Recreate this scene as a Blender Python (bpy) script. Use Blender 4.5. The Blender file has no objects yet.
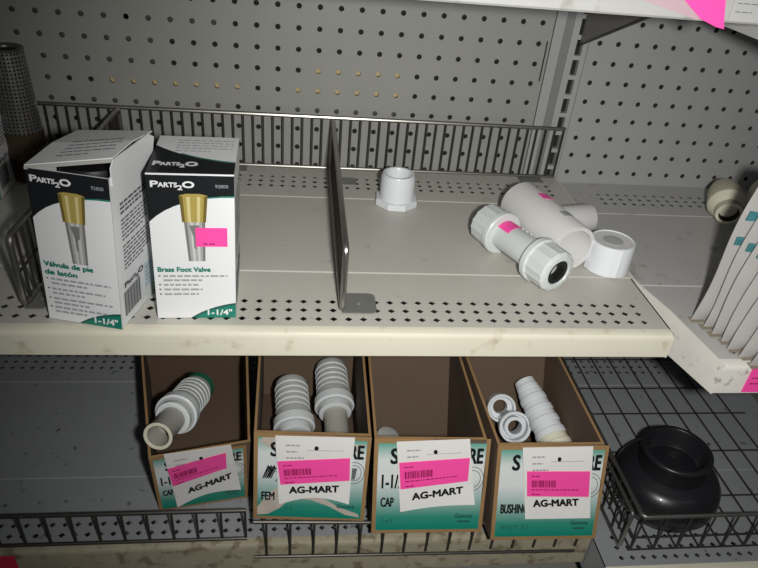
import bpy, bmesh, math, random
from mathutils import Vector, Matrix
random.seed(7)
U = 0.0254                      # everything below is laid out in inches
COL = bpy.context.scene.collection
BASE = {}
V = Vector

# ------------------------------------------------------------------ materials
def mat(name, col, rough=.5, metal=0., noise=0., nscale=30., dirt=0., dirtcol=(.12, .085, .05), dscale=9., bump=0., bscale=200.,
        trans=0., ior=1.45, alpha=1., coat=0., dthr=.6, sss=0.):
    m = bpy.data.materials.new(name); m.use_nodes = True
    nt = m.node_tree; b = nt.nodes['Principled BSDF']
    b.inputs['Base Color'].default_value = (*col, 1); b.inputs['Roughness'].default_value = rough
    b.inputs['Metallic'].default_value = metal; b.inputs['IOR'].default_value = ior
    b.inputs['Transmission Weight'].default_value = trans; b.inputs['Alpha'].default_value = alpha
    b.inputs['Coat Weight'].default_value = coat
    if sss:
        b.inputs['Subsurface Weight'].default_value = sss; b.inputs['Subsurface Scale'].default_value = .003
    tc = nt.nodes.new('ShaderNodeTexCoord'); out = None
    def nz(scale, detail=4):
        n = nt.nodes.new('ShaderNodeTexNoise'); n.inputs['Scale'].default_value = scale; n.inputs['Detail'].default_value = detail
        nt.links.new(tc.outputs['Object'], n.inputs['Vector']); return n
    def mix(fac, a, bcol):
        x = nt.nodes.new('ShaderNodeMix'); x.data_type = 'RGBA'
        nt.links.new(fac, x.inputs['Factor'])
        if isinstance(a, tuple): x.inputs['A'].default_value = (*a, 1)
        else: nt.links.new(a, x.inputs['A'])
        x.inputs['B'].default_value = (*bcol, 1); return x.outputs['Result']
    if noise:
        n = nz(nscale); out = mix(n.outputs['Fac'], tuple(min(1, c*(1+noise)) for c in col), tuple(c*(1-noise) for c in col))
    if dirt:
        n = nz(dscale, 8); r = nt.nodes.new('ShaderNodeMapRange'); r.inputs['From Min'].default_value = dthr; r.inputs['From Max'].default_value = dthr+.12
        r.inputs['To Max'].default_value = dirt; nt.links.new(n.outputs['Fac'], r.inputs['Value'])
        out = mix(r.outputs['Result'], out if out else col, dirtcol)
    if out: nt.links.new(out, b.inputs['Base Color'])
    if bump:
        n = nz(bscale); bp = nt.nodes.new('ShaderNodeBump'); bp.inputs['Strength'].default_value = bump; bp.inputs['Distance'].default_value = .002
        nt.links.new(n.outputs['Fac'], bp.inputs['Height']); nt.links.new(bp.outputs['Normal'], b.inputs['Normal'])
    return m

MT = dict(
    board=mat('pegboard paint', (.31, .312, .292), .45, noise=.06, nscale=14),
    board_blue=mat('pegboard paint cool', (.37, .378, .375), .4, noise=.05, nscale=14),
    fibre=mat('tan fibreboard', (.55, .43, .22), .9, noise=.2, nscale=200),
    fibreshade=mat('hole fibre with painted shade', (.09, .075, .05), .9),  # fibre brown darkened in colour to put shade on the hole walls
    hollowshade=mat('painted hollow shade', (.02, .02, .018), .9),  # near-black colour stands in for the shade inside hollows
    midback=mat('grey backing', (.08, .08, .07), .9),
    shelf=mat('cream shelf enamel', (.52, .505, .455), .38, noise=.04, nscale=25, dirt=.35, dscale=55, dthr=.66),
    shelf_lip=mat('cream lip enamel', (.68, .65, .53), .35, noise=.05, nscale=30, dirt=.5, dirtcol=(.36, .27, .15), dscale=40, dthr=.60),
    shelf_low=mat('cream enamel in painted shade', (.285, .295, .31), .5, noise=.07, nscale=25, dirt=.95, dirtcol=(.03, .03, .03), dscale=70, dthr=.64),  # same cream enamel, greyed to hold shade in its colour; specks are dirt
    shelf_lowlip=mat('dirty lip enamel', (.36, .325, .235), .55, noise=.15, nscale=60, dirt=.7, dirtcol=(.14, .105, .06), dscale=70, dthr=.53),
    shelf_right=mat('worn shelf enamel', (.48, .475, .46), .42, noise=.05, nscale=25, dirt=.4, dscale=45, dthr=.62),
    shelf_worn=mat('chipped white enamel', (.72, .70, .65), .45, noise=.08, nscale=60, dirt=.8, dirtcol=(.10, .08, .06), dscale=70, dthr=.63),
    lip_white=mat('white lip enamel', (.40, .40, .388), .45, noise=.08, nscale=40, dirt=.35, dscale=60, dthr=.62),
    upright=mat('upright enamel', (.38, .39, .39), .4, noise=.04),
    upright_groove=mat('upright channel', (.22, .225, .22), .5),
    wire=mat('dull zinc wire', (.07, .066, .058), .42, metal=.6, noise=.25, nscale=120),
    chrome=mat('chrome wire', (.34, .33, .305), .34, metal=.9, noise=.15, nscale=90),
    bracket=mat('bracket shade tone', (.16, .155, .145), .5, noise=.1),  # dark tone puts the shade of the bracket face into its colour
    plate=mat('grey steel plate', (.30, .30, .285), .45, metal=.55, noise=.1, nscale=80),
    boxwhite=mat('white box card', (.80, .81, .82), .35),
    boxgrey=mat('inside box card', (.42, .41, .38), .8),
    black=mat('black print', (.012, .014, .016), .35),
    ink=mat('grey ink', (.10, .105, .115), .6),
    inklight=mat('light grey ink', (.36, .37, .39), .6),
    green=mat('green print', (.012, .20, .145), .4),
    greendk=mat('dark green print', (.02, .10, .085), .4),
    paleblue=mat('pale blue print', (.52, .62, .70), .4),
    brassprint=mat('brass print', (.42, .33, .09), .35),
    brasslight=mat('brass print light', (.66, .57, .27), .35),
    brassdark=mat('brass print dark', (.17, .125, .03), .35),
    steelprint=mat('mesh print', (.40, .40, .385), .4),
    steellight=mat('mesh print light', (.60, .60, .59), .4),
    steeldark=mat('mesh print dark', (.20, .20, .195), .4),
    pink=mat('fluorescent pink sticker', (1, .085, .40), .45),
    red=mat('red sticker', (.72, .03, .09), .5),
    pinkpale=mat('pale pink paper', (.46, .33, .37), .6),
    magenta=mat('dark pink ink', (.30, .01, .09), .5),
    labelpaper=mat('grey price label paper', (.42, .42, .41), .55),
    paper=mat('white tag paper', (.78, .77, .75), .55, noise=.03, nscale=40),
    pvc=mat('white pvc', (.74, .77, .80), .32, coat=.1),
    pvcgrey=mat('pale grey pvc', (.64, .68, .67), .35, noise=.03, nscale=60),
    pvcwarm=mat('warm white pvc', (.66, .655, .645), .35),
    pvcdull=mat('grey pvc', (.42, .43, .42), .4, noise=.05, nscale=60),
    pvctan=mat('tan grey pvc', (.42, .41, .36), .4),
    pvccream=mat('cream plastic', (.72, .69, .55), .4),
    beige=mat('beige plastic', (.47, .44, .33), .4, noise=.08, nscale=60),
    beigelight=mat('pale beige plastic', (.72, .69, .55), .4),
    rubber=mat('black rubber', (.014, .014, .017), .33, noise=.2, nscale=60, coat=.15),
    gasket=mat('black gasket', (.008, .008, .008), .5),
    greenplastic=mat('green plastic', (.02, .17, .08), .45),
    steel=mat('perforated steel', (.24, .235, .225), .36, metal=.8, noise=.2, nscale=200),
    brass=mat('tarnished brass', (.085, .06, .035), .45, metal=.5, noise=.2, nscale=60),
    card=mat('brown corrugated card', (.125, .084, .055), .8, noise=.08, nscale=18),
    cardedge=mat('brown card edge', (.31, .185, .08), .8, noise=.15, nscale=60),
    torn=mat('torn card', (.50, .44, .38), .85, noise=.25, nscale=70),
    bag=mat('cloudy plastic film', (.50, .485, .47), .3, alpha=.8, noise=.05, nscale=40, coat=.2),
    bagedge=mat('dirty bag seam', (.28, .24, .18), .5, noise=.3, nscale=150),
    tealprint=mat('teal print', (.05, .19, .21), .5, noise=.5, nscale=120),
    floor=mat('concrete floor', (.24, .23, .21), .6, noise=.15, nscale=6),
)
def grad_mat(name, stops):
    m = bpy.data.materials.new(name); m.use_nodes = True; nt = m.node_tree; b = nt.nodes['Principled BSDF']
    uv = nt.nodes.new('ShaderNodeTexCoord'); sp = nt.nodes.new('ShaderNodeSeparateXYZ'); r = nt.nodes.new('ShaderNodeValToRGB')
    nt.links.new(uv.outputs['UV'], sp.inputs[0]); nt.links.new(sp.outputs['Y'], r.inputs[0]); nt.links.new(r.outputs[0], b.inputs['Base Color'])
    e = r.color_ramp.elements
    while len(e) < len(stops): e.new(.5)
    for el, (p, c) in zip(e, stops): el.position = p; el.color = (*c, 1)
    b.inputs['Roughness'].default_value = .5
    return m
MT['label'] = grad_mat('teal faded label print', [(0, (.0, .22, .155)), (.16, (.03, .27, .20)), (.42, (.42, .55, .53)), (.6, (.70, .73, .73)), (.82, (.68, .73, .72)), (1, (.10, .36, .28))])

# ------------------------------------------------------------------ mesh builder
def arb(d):
    d = V(d).normalized(); a = V((0, 0, 1)) if abs(d.z) < .9 else V((1, 0, 0))
    x = d.cross(a).normalized(); return x, d.cross(x).normalized()
_txt = {}
def text_mesh(s, bold):
    k = (s, bold)
    if k not in _txt:
        c = bpy.data.curves.new('t', 'FONT'); c.body = s; c.size = 1; c.offset = bold; c.resolution_u = 3
        o = bpy.data.objects.new('t', c); me = bpy.data.meshes.new_from_object(o)
        vs = [tuple(v.co) for v in me.vertices]; fs = [tuple(p.vertices) for p in me.polygons]
        _txt[k] = (vs, fs); bpy.data.objects.remove(o); bpy.data.meshes.remove(me); bpy.data.curves.remove(c)
    return _txt[k]
class Frame:
    """a flat frame: corner O, full-width vector X, full-height vector Y; n lifts off the face"""
    def __init__(s, O, X, Y): s.O, s.X, s.Y = V(O), V(X), V(Y); s.N = s.X.cross(s.Y).normalized()
    def p(s, u, v, n=0.): return s.O + s.X*u + s.Y*v + s.N*n
    def sub(s, u0, v0, u1, v1, rot=0., n=0.):
        X, Y = s.X*(u1-u0), s.Y*(v1-v0); R = Matrix.Rotation(rot, 3, s.N)
        return Frame(s.p(u0, v0, n), R@X, R@Y)
class MB:
    def __init__(s): s.v = []; s.f = []; s.mi = []; s.uv = {}; s.m = []
    def mid(s, m):
        if m not in s.m: s.m.append(m)
        return s.m.index(m)
    def add(s, vs, fs, m, uvs=None):
        o = len(s.v); s.v += [V(p) for p in vs]; k = s.mid(m)
        for f in fs:
            if uvs: s.uv[len(s.f)] = [uvs[i] for i in f]
            s.f.append(tuple(i+o for i in f)); s.mi.append(k)
    def poly(s, pts, m): s.add(pts, [tuple(range(len(pts)))], m)
    def fpoly(s, fr, uv, m, n=.012): s.poly([fr.p(a, b, n) for a, b in uv], m)
    def frect(s, fr, u0, v0, u1, v1, m, n=.012): s.fpoly(fr, [(u0, v0), (u1, v0), (u1, v1), (u0, v1)], m, n)
    def hexa(s, p, m):            # 8 corners: bottom 0-3, top 4-7
        s.add(p, [(3, 2, 1, 0), (4, 5, 6, 7), (0, 1, 5, 4), (1, 2, 6, 5), (2, 3, 7, 6), (3, 0, 4, 7)], m)
    def box(s, a, b, m):
        (x0, y0, z0), (x1, y1, z1) = a, b
        s.hexa([(x0, y0, z0), (x1, y0, z0), (x1, y1, z0), (x0, y1, z0), (x0, y0, z1), (x1, y0, z1), (x1, y1, z1), (x0, y1, z1)], m)
    def slab(s, q, d, m):         # a quad thickened along vector d
        q = [V(p) for p in q]; d = V(d); s.hexa(q+[p+d for p in q], m)
    def tube(s, path, r, m, n=8, closed=False):
        P = [V(p) for p in path]; N = len(P); vs = []; fs = []; x = None
        for i, p in enumerate(P):
            if closed: d = P[(i+1) % N]-P[i-1]
            else: d = (P[min(i+1, N-1)]-P[max(i-1, 0)])
            d.normalize()
            if x is None: x, _ = arb(d)
            else: x = (x-d*x.dot(d)).normalized()
            y = d.cross(x)
            for k in range(n): a = 2*math.pi*k/n; vs.append(p+(x*math.cos(a)+y*math.sin(a))*r)
        for i in range(N if closed else N-1):
            for k in range(n):
                a, b = i*n+k, i*n+(k+1) % n; j = (i+1) % N; fs.append((a, b, j*n+(k+1) % n, j*n+k))
        if not closed: fs += [tuple(range(n))[::-1], tuple((N-1)*n+k for k in range(n))]
        s.add(vs, fs, m)
    def lathe(s, prof, O, A, m, n=40, rf=None, phase=0., mats=None):
        """profile [(radius, height)] around axis A from O; rf(angle, index) scales the radius; mats: material per profile span"""
        O = V(O); A = V(A).normalized(); x, y = arb(A); vs = []
        for i, (r, h) in enumerate(prof):
            for k in range(n):
                a = 2*math.pi*k/n+phase; q = r*(rf(a, i) if rf else 1); vs.append(O+A*h+(x*math.cos(a)+y*math.sin(a))*q)
        for i in range(len(prof)-1):
            mm = mats[i] if mats else m
            k0 = s.mid(mm); o = len(s.v)
            s.add([], [], mm)
        o = len(s.v); s.v += vs
        for i in range(len(prof)-1):
            k0 = s.mid(mats[i] if mats else m)
            for k in range(n):
                s.f.append((o+i*n+k, o+i*n+(k+1) % n, o+(i+1)*n+(k+1) % n, o+(i+1)*n+k)); s.mi.append(k0)
        for i, rev in ((0, True), (len(prof)-1, False)):
            if prof[i][0] > 1e-4 and (prof[0] != prof[-1]):
                c = tuple(o+i*n+k for k in range(n)); s.f.append(c[::-1] if rev else c); s.mi.append(s.mid(mats[min(i, len(prof)-2)] if mats else m))
    def holes(s, nx, ny, fn, hole, t, m, nring=16, wall=None):
        """grid of unit cells each with a real hole; fn(i, j) in cell units gives (point, normal); hole(angle) gives ring offset"""
        for i in range(nx):
            for j in range(ny):
                vs = []; fs = []
                for k in range(nring):
                    a = 2*math.pi*k/nring; c, q = math.cos(a), math.sin(a); g = .5/max(abs(c), abs(q))
                    hx, hy = hole(a)
                    po, no = fn(i+.5+c*g, j+.5+q*g); ph, nh = fn(i+.5+hx, j+.5+hy)
                    vs += [po, ph, ph-nh*t]
                f2 = []
                for k in range(nring):
                    l = (k+1) % nring; fs.append((3*k, 3*l, 3*l+1, 3*k+1)); f2.append((3*k+1, 3*l+1, 3*l+2, 3*k+2))
                s.add(vs, fs, m); s.add(vs, f2, wall or m)
    def text(s, fr, t, u, v, h, m, w=None, bold=0., n=.02, center=False):
        """text with cap height h (in v units) starting at u (or centred on it); w: full width in u units"""
        vs, fs = text_mesh(t, 0); x0 = min(p[0] for p in vs); x1 = max(p[0] for p in vs)
        H = h*fr.Y.length; sc = H/.70; W = (x1-x0)*sc; sx = sc if w is None else sc*(w*fr.X.length)/W
        ex, ey = fr.X.normalized(), fr.Y.normalized(); o = fr.p(u, v, n)
        off = (x1-x0)*sx/2 if center else 0
        bb = bold*sc
        for kk, (dx, dy) in enumerate([(0, 0)] if not bold else [(bb, 0), (-bb, 0), (0, bb), (0, -bb), (bb*.7, bb*.7), (-bb*.7, -bb*.7), (bb*.7, -bb*.7), (-bb*.7, bb*.7)]):
            s.add([o+ex*((p[0]-x0)*sx-off+dx)+ey*(p[1]*sc+dy)+fr.N*(.0022*kk) for p in vs], fs, m)
    def build(s, name, parent=None, base=None, sharp=32, bevel=0.):
        B = BASE[parent] if parent else V(base if base is not None else (0, 0, 0))
        me = bpy.data.meshes.new(name); me.from_pydata([tuple((p-B)*U) for p in s.v], [], s.f)
        for m in s.m: me.materials.append(MT[m])
        for p, k in zip(me.polygons, s.mi): p.material_index = k
        if s.uv:
            L = me.uv_layers.new(name='UVMap')
            for fi, us in s.uv.items():
                for li, q in zip(me.polygons[fi].loop_indices, us): L.data[li].uv = q
        bm = bmesh.new(); bm.from_mesh(me); bmesh.ops.recalc_face_normals(bm, faces=bm.faces); bm.to_mesh(me); bm.free()
        for p in me.polygons: p.use_smooth = True
        me.set_sharp_from_angle(angle=math.radians(sharp))
        o = bpy.data.objects.new(name, me); COL.objects.link(o)
        if parent: o.parent = parent
        else: o.location = B*U
        BASE[o] = B
        if bevel:
            b = o.modifiers.new('Bevel', 'BEVEL'); b.width = bevel*U; b.segments = 2; b.limit_method = 'ANGLE'; b.angle_limit = math.radians(50)
        return o
def tag(o, label, cat, group=None):
    o['label'] = label; o['category'] = cat
    if group: o['group'] = group
    return o
def thing(name, label, cat, base, group=None):
    o = bpy.data.objects.new(name, None); COL.objects.link(o); o.location = V(base)*U; o.empty_display_size = .01
    BASE[o] = V(base); return tag(o, label, cat, group)
def arc(c, r, a0, a1, ex, ey, n=5):
    return [V(c)+(V(ex)*math.cos(a0+(a1-a0)*i/n)+V(ey)*math.sin(a0+(a1-a0)*i/n))*r for i in range(n+1)]
def rounded(pts, r, seg=5, closed=False):
    P = [V(p) for p in pts]; N = len(P); out = []
    for i, p in enumerate(P):
        if not closed and i in (0, N-1): out.append(p); continue
        a, b = (P[i-1]-p), (P[(i+1) % N]-p); q = min(r, a.length/2.1, b.length/2.1); a = p+a.normalized()*q; b = p+b.normalized()*q
        for k in range(seg+1):
            t = k/seg; out.append(a*(1-t)**2+p*2*t*(1-t)+b*t*t)
    return out

ZL = -12.0          # lower deck height
YF = -14.72         # front face of the left-bay shelves
# ------------------------------------------------------------------ setting
f = MB(); f.box((-60, -60, -18.2), (60, 14, -18), 'floor'); o = f.build('floor'); o['kind'] = 'structure'

# ------------------------------------------------------------------ pegboard panels
def circ(r): return lambda a: (r*math.cos(a), r*math.sin(a))
def pegboard(x0, nx, z0, nz, xa, xb, za, zb, m, label, tans):
    t = thing('pegboard_panel', label, 'pegboard', ((xa+xb)/2, 0, za))
    b = MB(); N = V((0, -1, 0))
    b.holes(nx, nz, lambda i, j: (V((x0-.5+i, 0, z0-.5+j)), N), circ(.13), .16, m, wall='fibreshade')
    X0, X1, Z0, Z1 = x0-.5, x0-.5+nx, z0-.5, z0-.5+nz
    for a, c, d, e in ((xa, X0, za, zb), (X1, xb, za, zb), (X0, X1, za, Z0), (X0, X1, Z1, zb)):
        if c > a and e > d: b.poly([(a, 0, d), (c, 0, d), (c, 0, e), (a, 0, e)], m)
    b.slab([(xa, 0, za), (xa, .16, za), (xa, .16, zb), (xa, 0, zb)], (.02, 0, 0), m); b.slab([(xb, 0, za), (xb, .16, za), (xb, .16, zb), (xb, 0, zb)], (-.02, 0, 0), m)
    b.build('board', t)
    k = MB(); k.box((xa, .30, za), (xb, .42, zb), 'hollowshade')
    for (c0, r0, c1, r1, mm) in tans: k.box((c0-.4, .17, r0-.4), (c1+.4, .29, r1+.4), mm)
    k.build('backing_sheet', t)
    if tans: e = MB(); e.box((.40, -.012, 5.3), (.47, .01, 7.3), 'hollowshade'); e.build('slit_shade_strip', t)  # dark strip laid on the board, painted shade in place of a slit
    return t
zl = 7.15
pegboard(-31, 32, zl-19, 27, -34, .62, -13, 16, 'board', 'large pale grey pegboard panel behind the wire fence and the long shelf', [
    (-19, zl-3, -15, zl-3, 'fibre'), (-21, zl-3, -20, zl-3, 'fibre'), (-12, zl-3, -7, zl-3, 'fibre'), (-11, zl-2, -7, zl-2, 'fibre'), (-20, zl, -20, zl, 'fibre'),
    (-22, zl-4, -16, zl-4, 'midback'), (-12, zl-4, -7, zl-4, 'midback'), (-31, zl-4, -24, zl+1, 'midback'), (-23, zl-2, -19, zl+1, 'midback'), (-18, zl, -16, zl, 'midback')])
pegboard(3.19, 14, 7.37-19, 27, 2.62, 18, -13, 16, 'board_blue', 'bluish grey pegboard panel on the right beyond the slotted upright', [])

# upright with slots
t = thing('shelf_upright', 'slotted steel upright standing between the two pegboard panels', 'upright', (1.6, 0, -13))
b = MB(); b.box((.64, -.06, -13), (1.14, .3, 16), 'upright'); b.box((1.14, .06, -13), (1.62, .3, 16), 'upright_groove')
b.slab([(1.6, -.06, -13), (1.66, -.06, -13), (1.66, -.06, 16), (1.6, -.06, 16)], (0, .36, 0), 'upright'); b.build('channel', t)
b = MB(); N = V((0, -1, 0))
def slot(a):
    c, s_ = math.cos(a), math.sin(a); g = 1/max(abs(c), abs(s_)); return (c*g*.19, s_*g*.39)
b.holes(1, 28, lambda i, j: (V((1.66+i*.94, -.06, -12.4+j)), N), slot, .3, 'upright')
b.box((1.66, .25, -13), (2.6, .3, 16), 'hollowshade'); b.box((2.58, -.06, -13), (2.62, .25, 16), 'upright'); b.build('slotted_strip', t)

# ------------------------------------------------------------------ shelves
def diamond(a):
    c, s_ = math.cos(a), math.sin(a); g = 1/(abs(c)+abs(s_)); return (c*g*.27, s_*g*.245)
def shelf(name, label, x0, x1, z, yf, lipm, deckm, lip_h=1.1, skew=None, steps=True, sidem=None, front=True, rear=True, rearx=None):
    t = thing(name, label, 'shelf', ((x0+x1)/2, 0, z-lip_h))
    px, pr = .5475, .55
    xa = x1-.62-px*int((x1-x0-(2.4 if skew else 1.2))/px); nx = int((x1-.62-xa)/px)
    b = MB(); up = V((0, 0, 1))
    def strip(y0, y1, zz, m=deckm): b.poly([(x0, y0, zz), (x1, y0, zz), (x1, y1, zz), (x0, y1, zz)], m)
    def perf(y0, zz, rows=3):
        b.holes(nx, rows, lambda i, j: (V((xa+i*px, y0+j*pr, zz)), up), diamond, .02, deckm, nring=8, wall='plate')
        for a, c in ((x0, xa), (xa+nx*px, x1)): b.poly([(a, y0, zz), (c, y0, zz), (c, y0+rows*pr, zz), (a, y0+rows*pr, zz)], deckm)
    f0 = yf+.55; st = .035
    zs = (z, z+st, z+2*st) if steps else (z, z, z)
    if front:
        strip(yf+.4, f0, z); perf(f0, z); strip(f0+3*pr, -10.72, z)
    else: strip(yf+.4, -10.72, z)
    strip(-10.72, -10.66, (z+zs[1])/2) if False else b.poly([(x0, -10.72, zs[0]), (x1, -10.72, zs[0]), (x1, -10.67, zs[1]), (x0, -10.67, zs[1])], deckm)
    strip(-10.67, -3.85, zs[1]); b.poly([(x0, -3.85, zs[1]), (x1, -3.85, zs[1]), (x1, -3.8, zs[2]), (x0, -3.8, zs[2])], deckm)
    strip(-3.8, -2.9, zs[2]); perf(-2.9, zs[2], 3); strip(-2.9+3*pr, -.02, zs[2])
    if skew:
        for p in b.v:
            if abs(p.x-x0) < 1e-4: p.x += skew(p.y)+.0
    b.build('deck', t)
    l = MB(); prof = [(yf+.4, 0), (yf+.16, -.015), (yf+.06, -.06), (yf+.012, -.14), (yf, -.25), (yf, -lip_h+.06), (yf+.05, -lip_h), (yf+.35, -lip_h), (yf+.35, -lip_h+.06), (yf+.09, -lip_h+.07), (yf+.06, -.3), (yf+.2, -.08), (yf+.4, -.06)]
    xl = x0+(skew(yf) if skew else 0)
    vs = [(x, y, z+h) for x in (xl, x1) for y, h in prof]; n = len(prof)
    l.add(vs, [(i, (i+1) % n, n+(i+1) % n, n+i) for i in range(n)]+[tuple(range(n)), tuple(range(n, 2*n))], lipm); l.build('front_lip', t)
    for (x, d, sk) in ((x0, .06, skew), (x1, -.06, None)):
        e = MB(); g = sk or (lambda y: 0)
        ys = [yf+.02, -14.5, -13, -11, -.1] if sk else [yf+.02, -.1]
        rim = (lambda y: min(.38, max(0, (y+15.9)/3.2*.38))) if sk else (lambda y: 0)
        for ya, yb in zip(ys, ys[1:]): e.slab([(x+g(ya), ya, z+rim(ya)), (x+g(yb), yb, z+rim(yb)), (x+g(yb), yb, z-lip_h), (x+g(ya), ya, z-lip_h)], (d, 0, 0), sidem or deckm)
        e.build('side_flange', t)
    return t
shelf('metal_shelf', 'long cream metal shelf holding the boxes and white pipe fittings', -34, 2.42, 0, YF, 'shelf_lip', 'shelf')
sk = lambda y: max(0, (-y-11.0)/5.05*1.3)
shelf('metal_shelf', 'chipped white shelf on the right carrying the stack of plastic bags', 2.5, 17, -.36, -16.05, 'shelf_worn', 'shelf_right', lip_h=1.4, skew=sk, sidem='shelf_worn')
shelf('metal_shelf', 'dusty bottom shelf, grey from painted-in shade, under the four cardboard bins', -34, 2.42, ZL, YF, 'shelf_lowlip', 'shelf_low', lip_h=2.2)
shelf('metal_shelf', 'bottom shelf, grey from painted-in shade, under the wire basket and the black rubber fitting', 2.5, 17, ZL-.35, -16.6, 'shelf_lip', 'shelf_low', lip_h=2.2)
shelf('metal_shelf', 'white front edge of the upper shelf along the top of the photo', -34, 2.42, 12.3, YF-.02, 'lip_white', 'shelf', lip_h=1.2)
shelf('metal_shelf', 'grey upper shelf at top right with its dark lower side edge in view', 2.62, 17, 11.55, -16, 'lip_white', 'shelf_right', lip_h=1.2, sidem='shelf_right')
b = MB(); b.slab([(1.95, .0, 7.15), (1.95, -1.0, 7.5), (1.95, -11.5, 11.25), (1.95, -11.5, 12.1), (1.95, 0, 12.1)][:0] or [(2.1, -.08, 7.25), (2.1, -11.5, 11.9), (2.1, -11.5, 12.15), (2.1, -.08, 12.15)], (.1, 0, 0), 'bracket')
b.tube([(2.1, -.1, 7.25), (2.1, -11.5, 11.9)], .07, 'wire'); tag(b.build('shelf_bracket', base=(1.95, 0, 7.2)), 'tapered bracket, darkened by painted-in shade, holding up the top shelf at the slotted upright', 'bracket')

# ------------------------------------------------------------------ wire fences, dividers, basket
def fence(label, x0, x1, y, z0, z1, pitch, rw, rr, name='wire_fence', slope=0., foot=None):
    t = thing(name, label, 'wire fence', ((x0+x1)/2, y, z0)); zt = lambda x: z1+slope*(x-x0)
    a = MB(); a.tube([(x0, y, zt(x0)), (x1, y, zt(x1))], rr, 'chrome' if rr > .1 else 'wire', 10); a.build('top_rail', t)
    a = MB(); a.tube([(x0, y, z0), (x1, y, z0+slope*.5*(x1-x0))], rr*.85, 'chrome' if rr > .1 else 'wire', 10); a.build('bottom_rail', t)
    for i in range(int((x1-x0)/pitch)+1):
        x = x1-.05-i*pitch; g = MB(); g.tube([(x, y+.02, z0), (x, y+.02, zt(x))], rw, 'wire', 7); g.build('wire', t)
    if foot:
        for x in foot: 
            k = MB(); k.box((x, y-.7, z0-.15), (x+1.3, y+.1, z0-.08), 'plate'); k.build('foot_clip', t)
    return t
fence('dark wire fence running along the back of the long shelf', -33, 2.3, -.45, .22, 2.97, .5, .062, .105, foot=(-15.9, .2))
fence('dark wire fence along the front of the empty lower shelf on the left', -33, -13.9, -14.42, ZL+.12, -9.95, 1.04, .06, .1)
fence('wire fence along the front edge beneath the cardboard bins', -13.55, 1.6, -14.95, -12.5, -10.05, 1.04, .055, .088, slope=-.05)

def divider(label, x, yb, yf, h, foot_dx, dxb=0.):
    t = thing('shelf_divider', label, 'shelf divider', (x, yf, .08))
    a = MB(); a.tube(rounded([(x+dxb, yb, .2), (x+dxb, yb, h), (x, yf, h-.1), (x, yf, .17)], .35, closed=True), .115, 'chrome', 10, closed=True); a.build('frame', t)
    n = int((yb-yf)/.45)
    for i in range(1, n): y = yf+i*(yb-yf)/n; q = x+.03+dxb*i/n; g = MB(); g.tube([(q, y, .2), (q, y, h-.1)], .055, 'wire', 7); g.build('wire', t)
    g = MB(); g.tube([(x+.03, yf, 1.5), (x+.03+dxb, yb, 1.5)], .05, 'wire', 7); g.build('middle_rail', t)
    for y0, y1 in ((yf-.05, yf+1.25), (yb-1.6, yb-.7)):
        k = MB(); z0, z1 = .07, .12
        c = [(x, y0), (x+foot_dx-.2, y0), (x+foot_dx-.06, y0+.06), (x+foot_dx, y0+.2), (x+foot_dx, y1-.2), (x+foot_dx-.06, y1-.06), (x+foot_dx-.2, y1), (x, y1)]
        m = len(c); k.add([(*p, z0) for p in c]+[(*p, z1) for p in c], [tuple(range(m))[::-1], tuple(range(m, 2*m))]+[(i, (i+1) % m, m+(i+1) % m, m+i) for i in range(m)], 'plate')
        k.lathe([(.1, 0), (.1, .03), (.05, .05)], (x+foot_dx*.5, (y0+y1)/2, z1), (0, 0, 1), 'plate', 12); k.build('foot_plate', t)
divider('upright wire divider in the middle of the long shelf', -10.2, -.7, -13.6, 2.95, 1.3)
divider('dark wire divider at the far left beside the spanish lettered box', -21.22, -.7, -13.55, 3.0, .75, .5)

t = thing('wire_basket', 'wire basket with a grid floor on the lower right shelf', 'wire basket', (9, -9, ZL-.25))
bx0, bx1, by0, by1, bt, bb = 3.9, 15.5, -15.5, -.9, -9.75, ZL-.12
a = MB(); a.tube(rounded([(bx0, by1, bt), (bx0, by0, bt), (bx1, by0, bt), (bx1, by1, bt)], .25, closed=True), .1, 'chrome', 10, closed=True); a.build('top_rail', t)
def wire(name, *paths, r=.06):
    for p in paths: g = MB(); g.tube(p, r*.8, 'wire', 7); g.build(name, t)
a = MB(); a.tube(rounded([(bx0-.38, by1, bb), (bx0-.38, by1, bt-.02), (bx0-.38, by0+.2, bt-.02), (bx0-.38, by0+.2, bb)], .2, closed=True), .085, 'chrome', 10, closed=True); a.build('side_rail', t)
wire('wire', *[[(bx0-.38, by0+i*1.16, bb), (bx0-.38, by0+i*1.16, bt)] for i in range(1, 13)])
wire('floor_wire', *[[(bx0+.1+i*1.165, by0, bb), (bx0+.1+i*1.165, by1, bb)] for i in range(10)])
wire('floor_wire', *[[(bx0, y, bb-.09), (bx1, y, bb-.09)] for y in (-15.45, -12.48, -9.41, -6.43, -4.2, -1.4)])
wire('wire', *[[(bx0+.1+i*1.165, by0, bb), (bx0+.1+i*1.165, by0, bt)] for i in range(10)])
wire('middle_rail', [(bx0, by0, (bt+bb)/2-.3), (bx1, by0, (bt+bb)/2-.3)], [(bx0, by0, (bt+bb)/2-.3), (bx0, by1, (bt+bb)/2-.3)])
wire('wire', *[[(bx0, by0+i*1.16, bb), (bx0, by0+i*1.16, bt)] for i in range(1, 13)])

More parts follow.
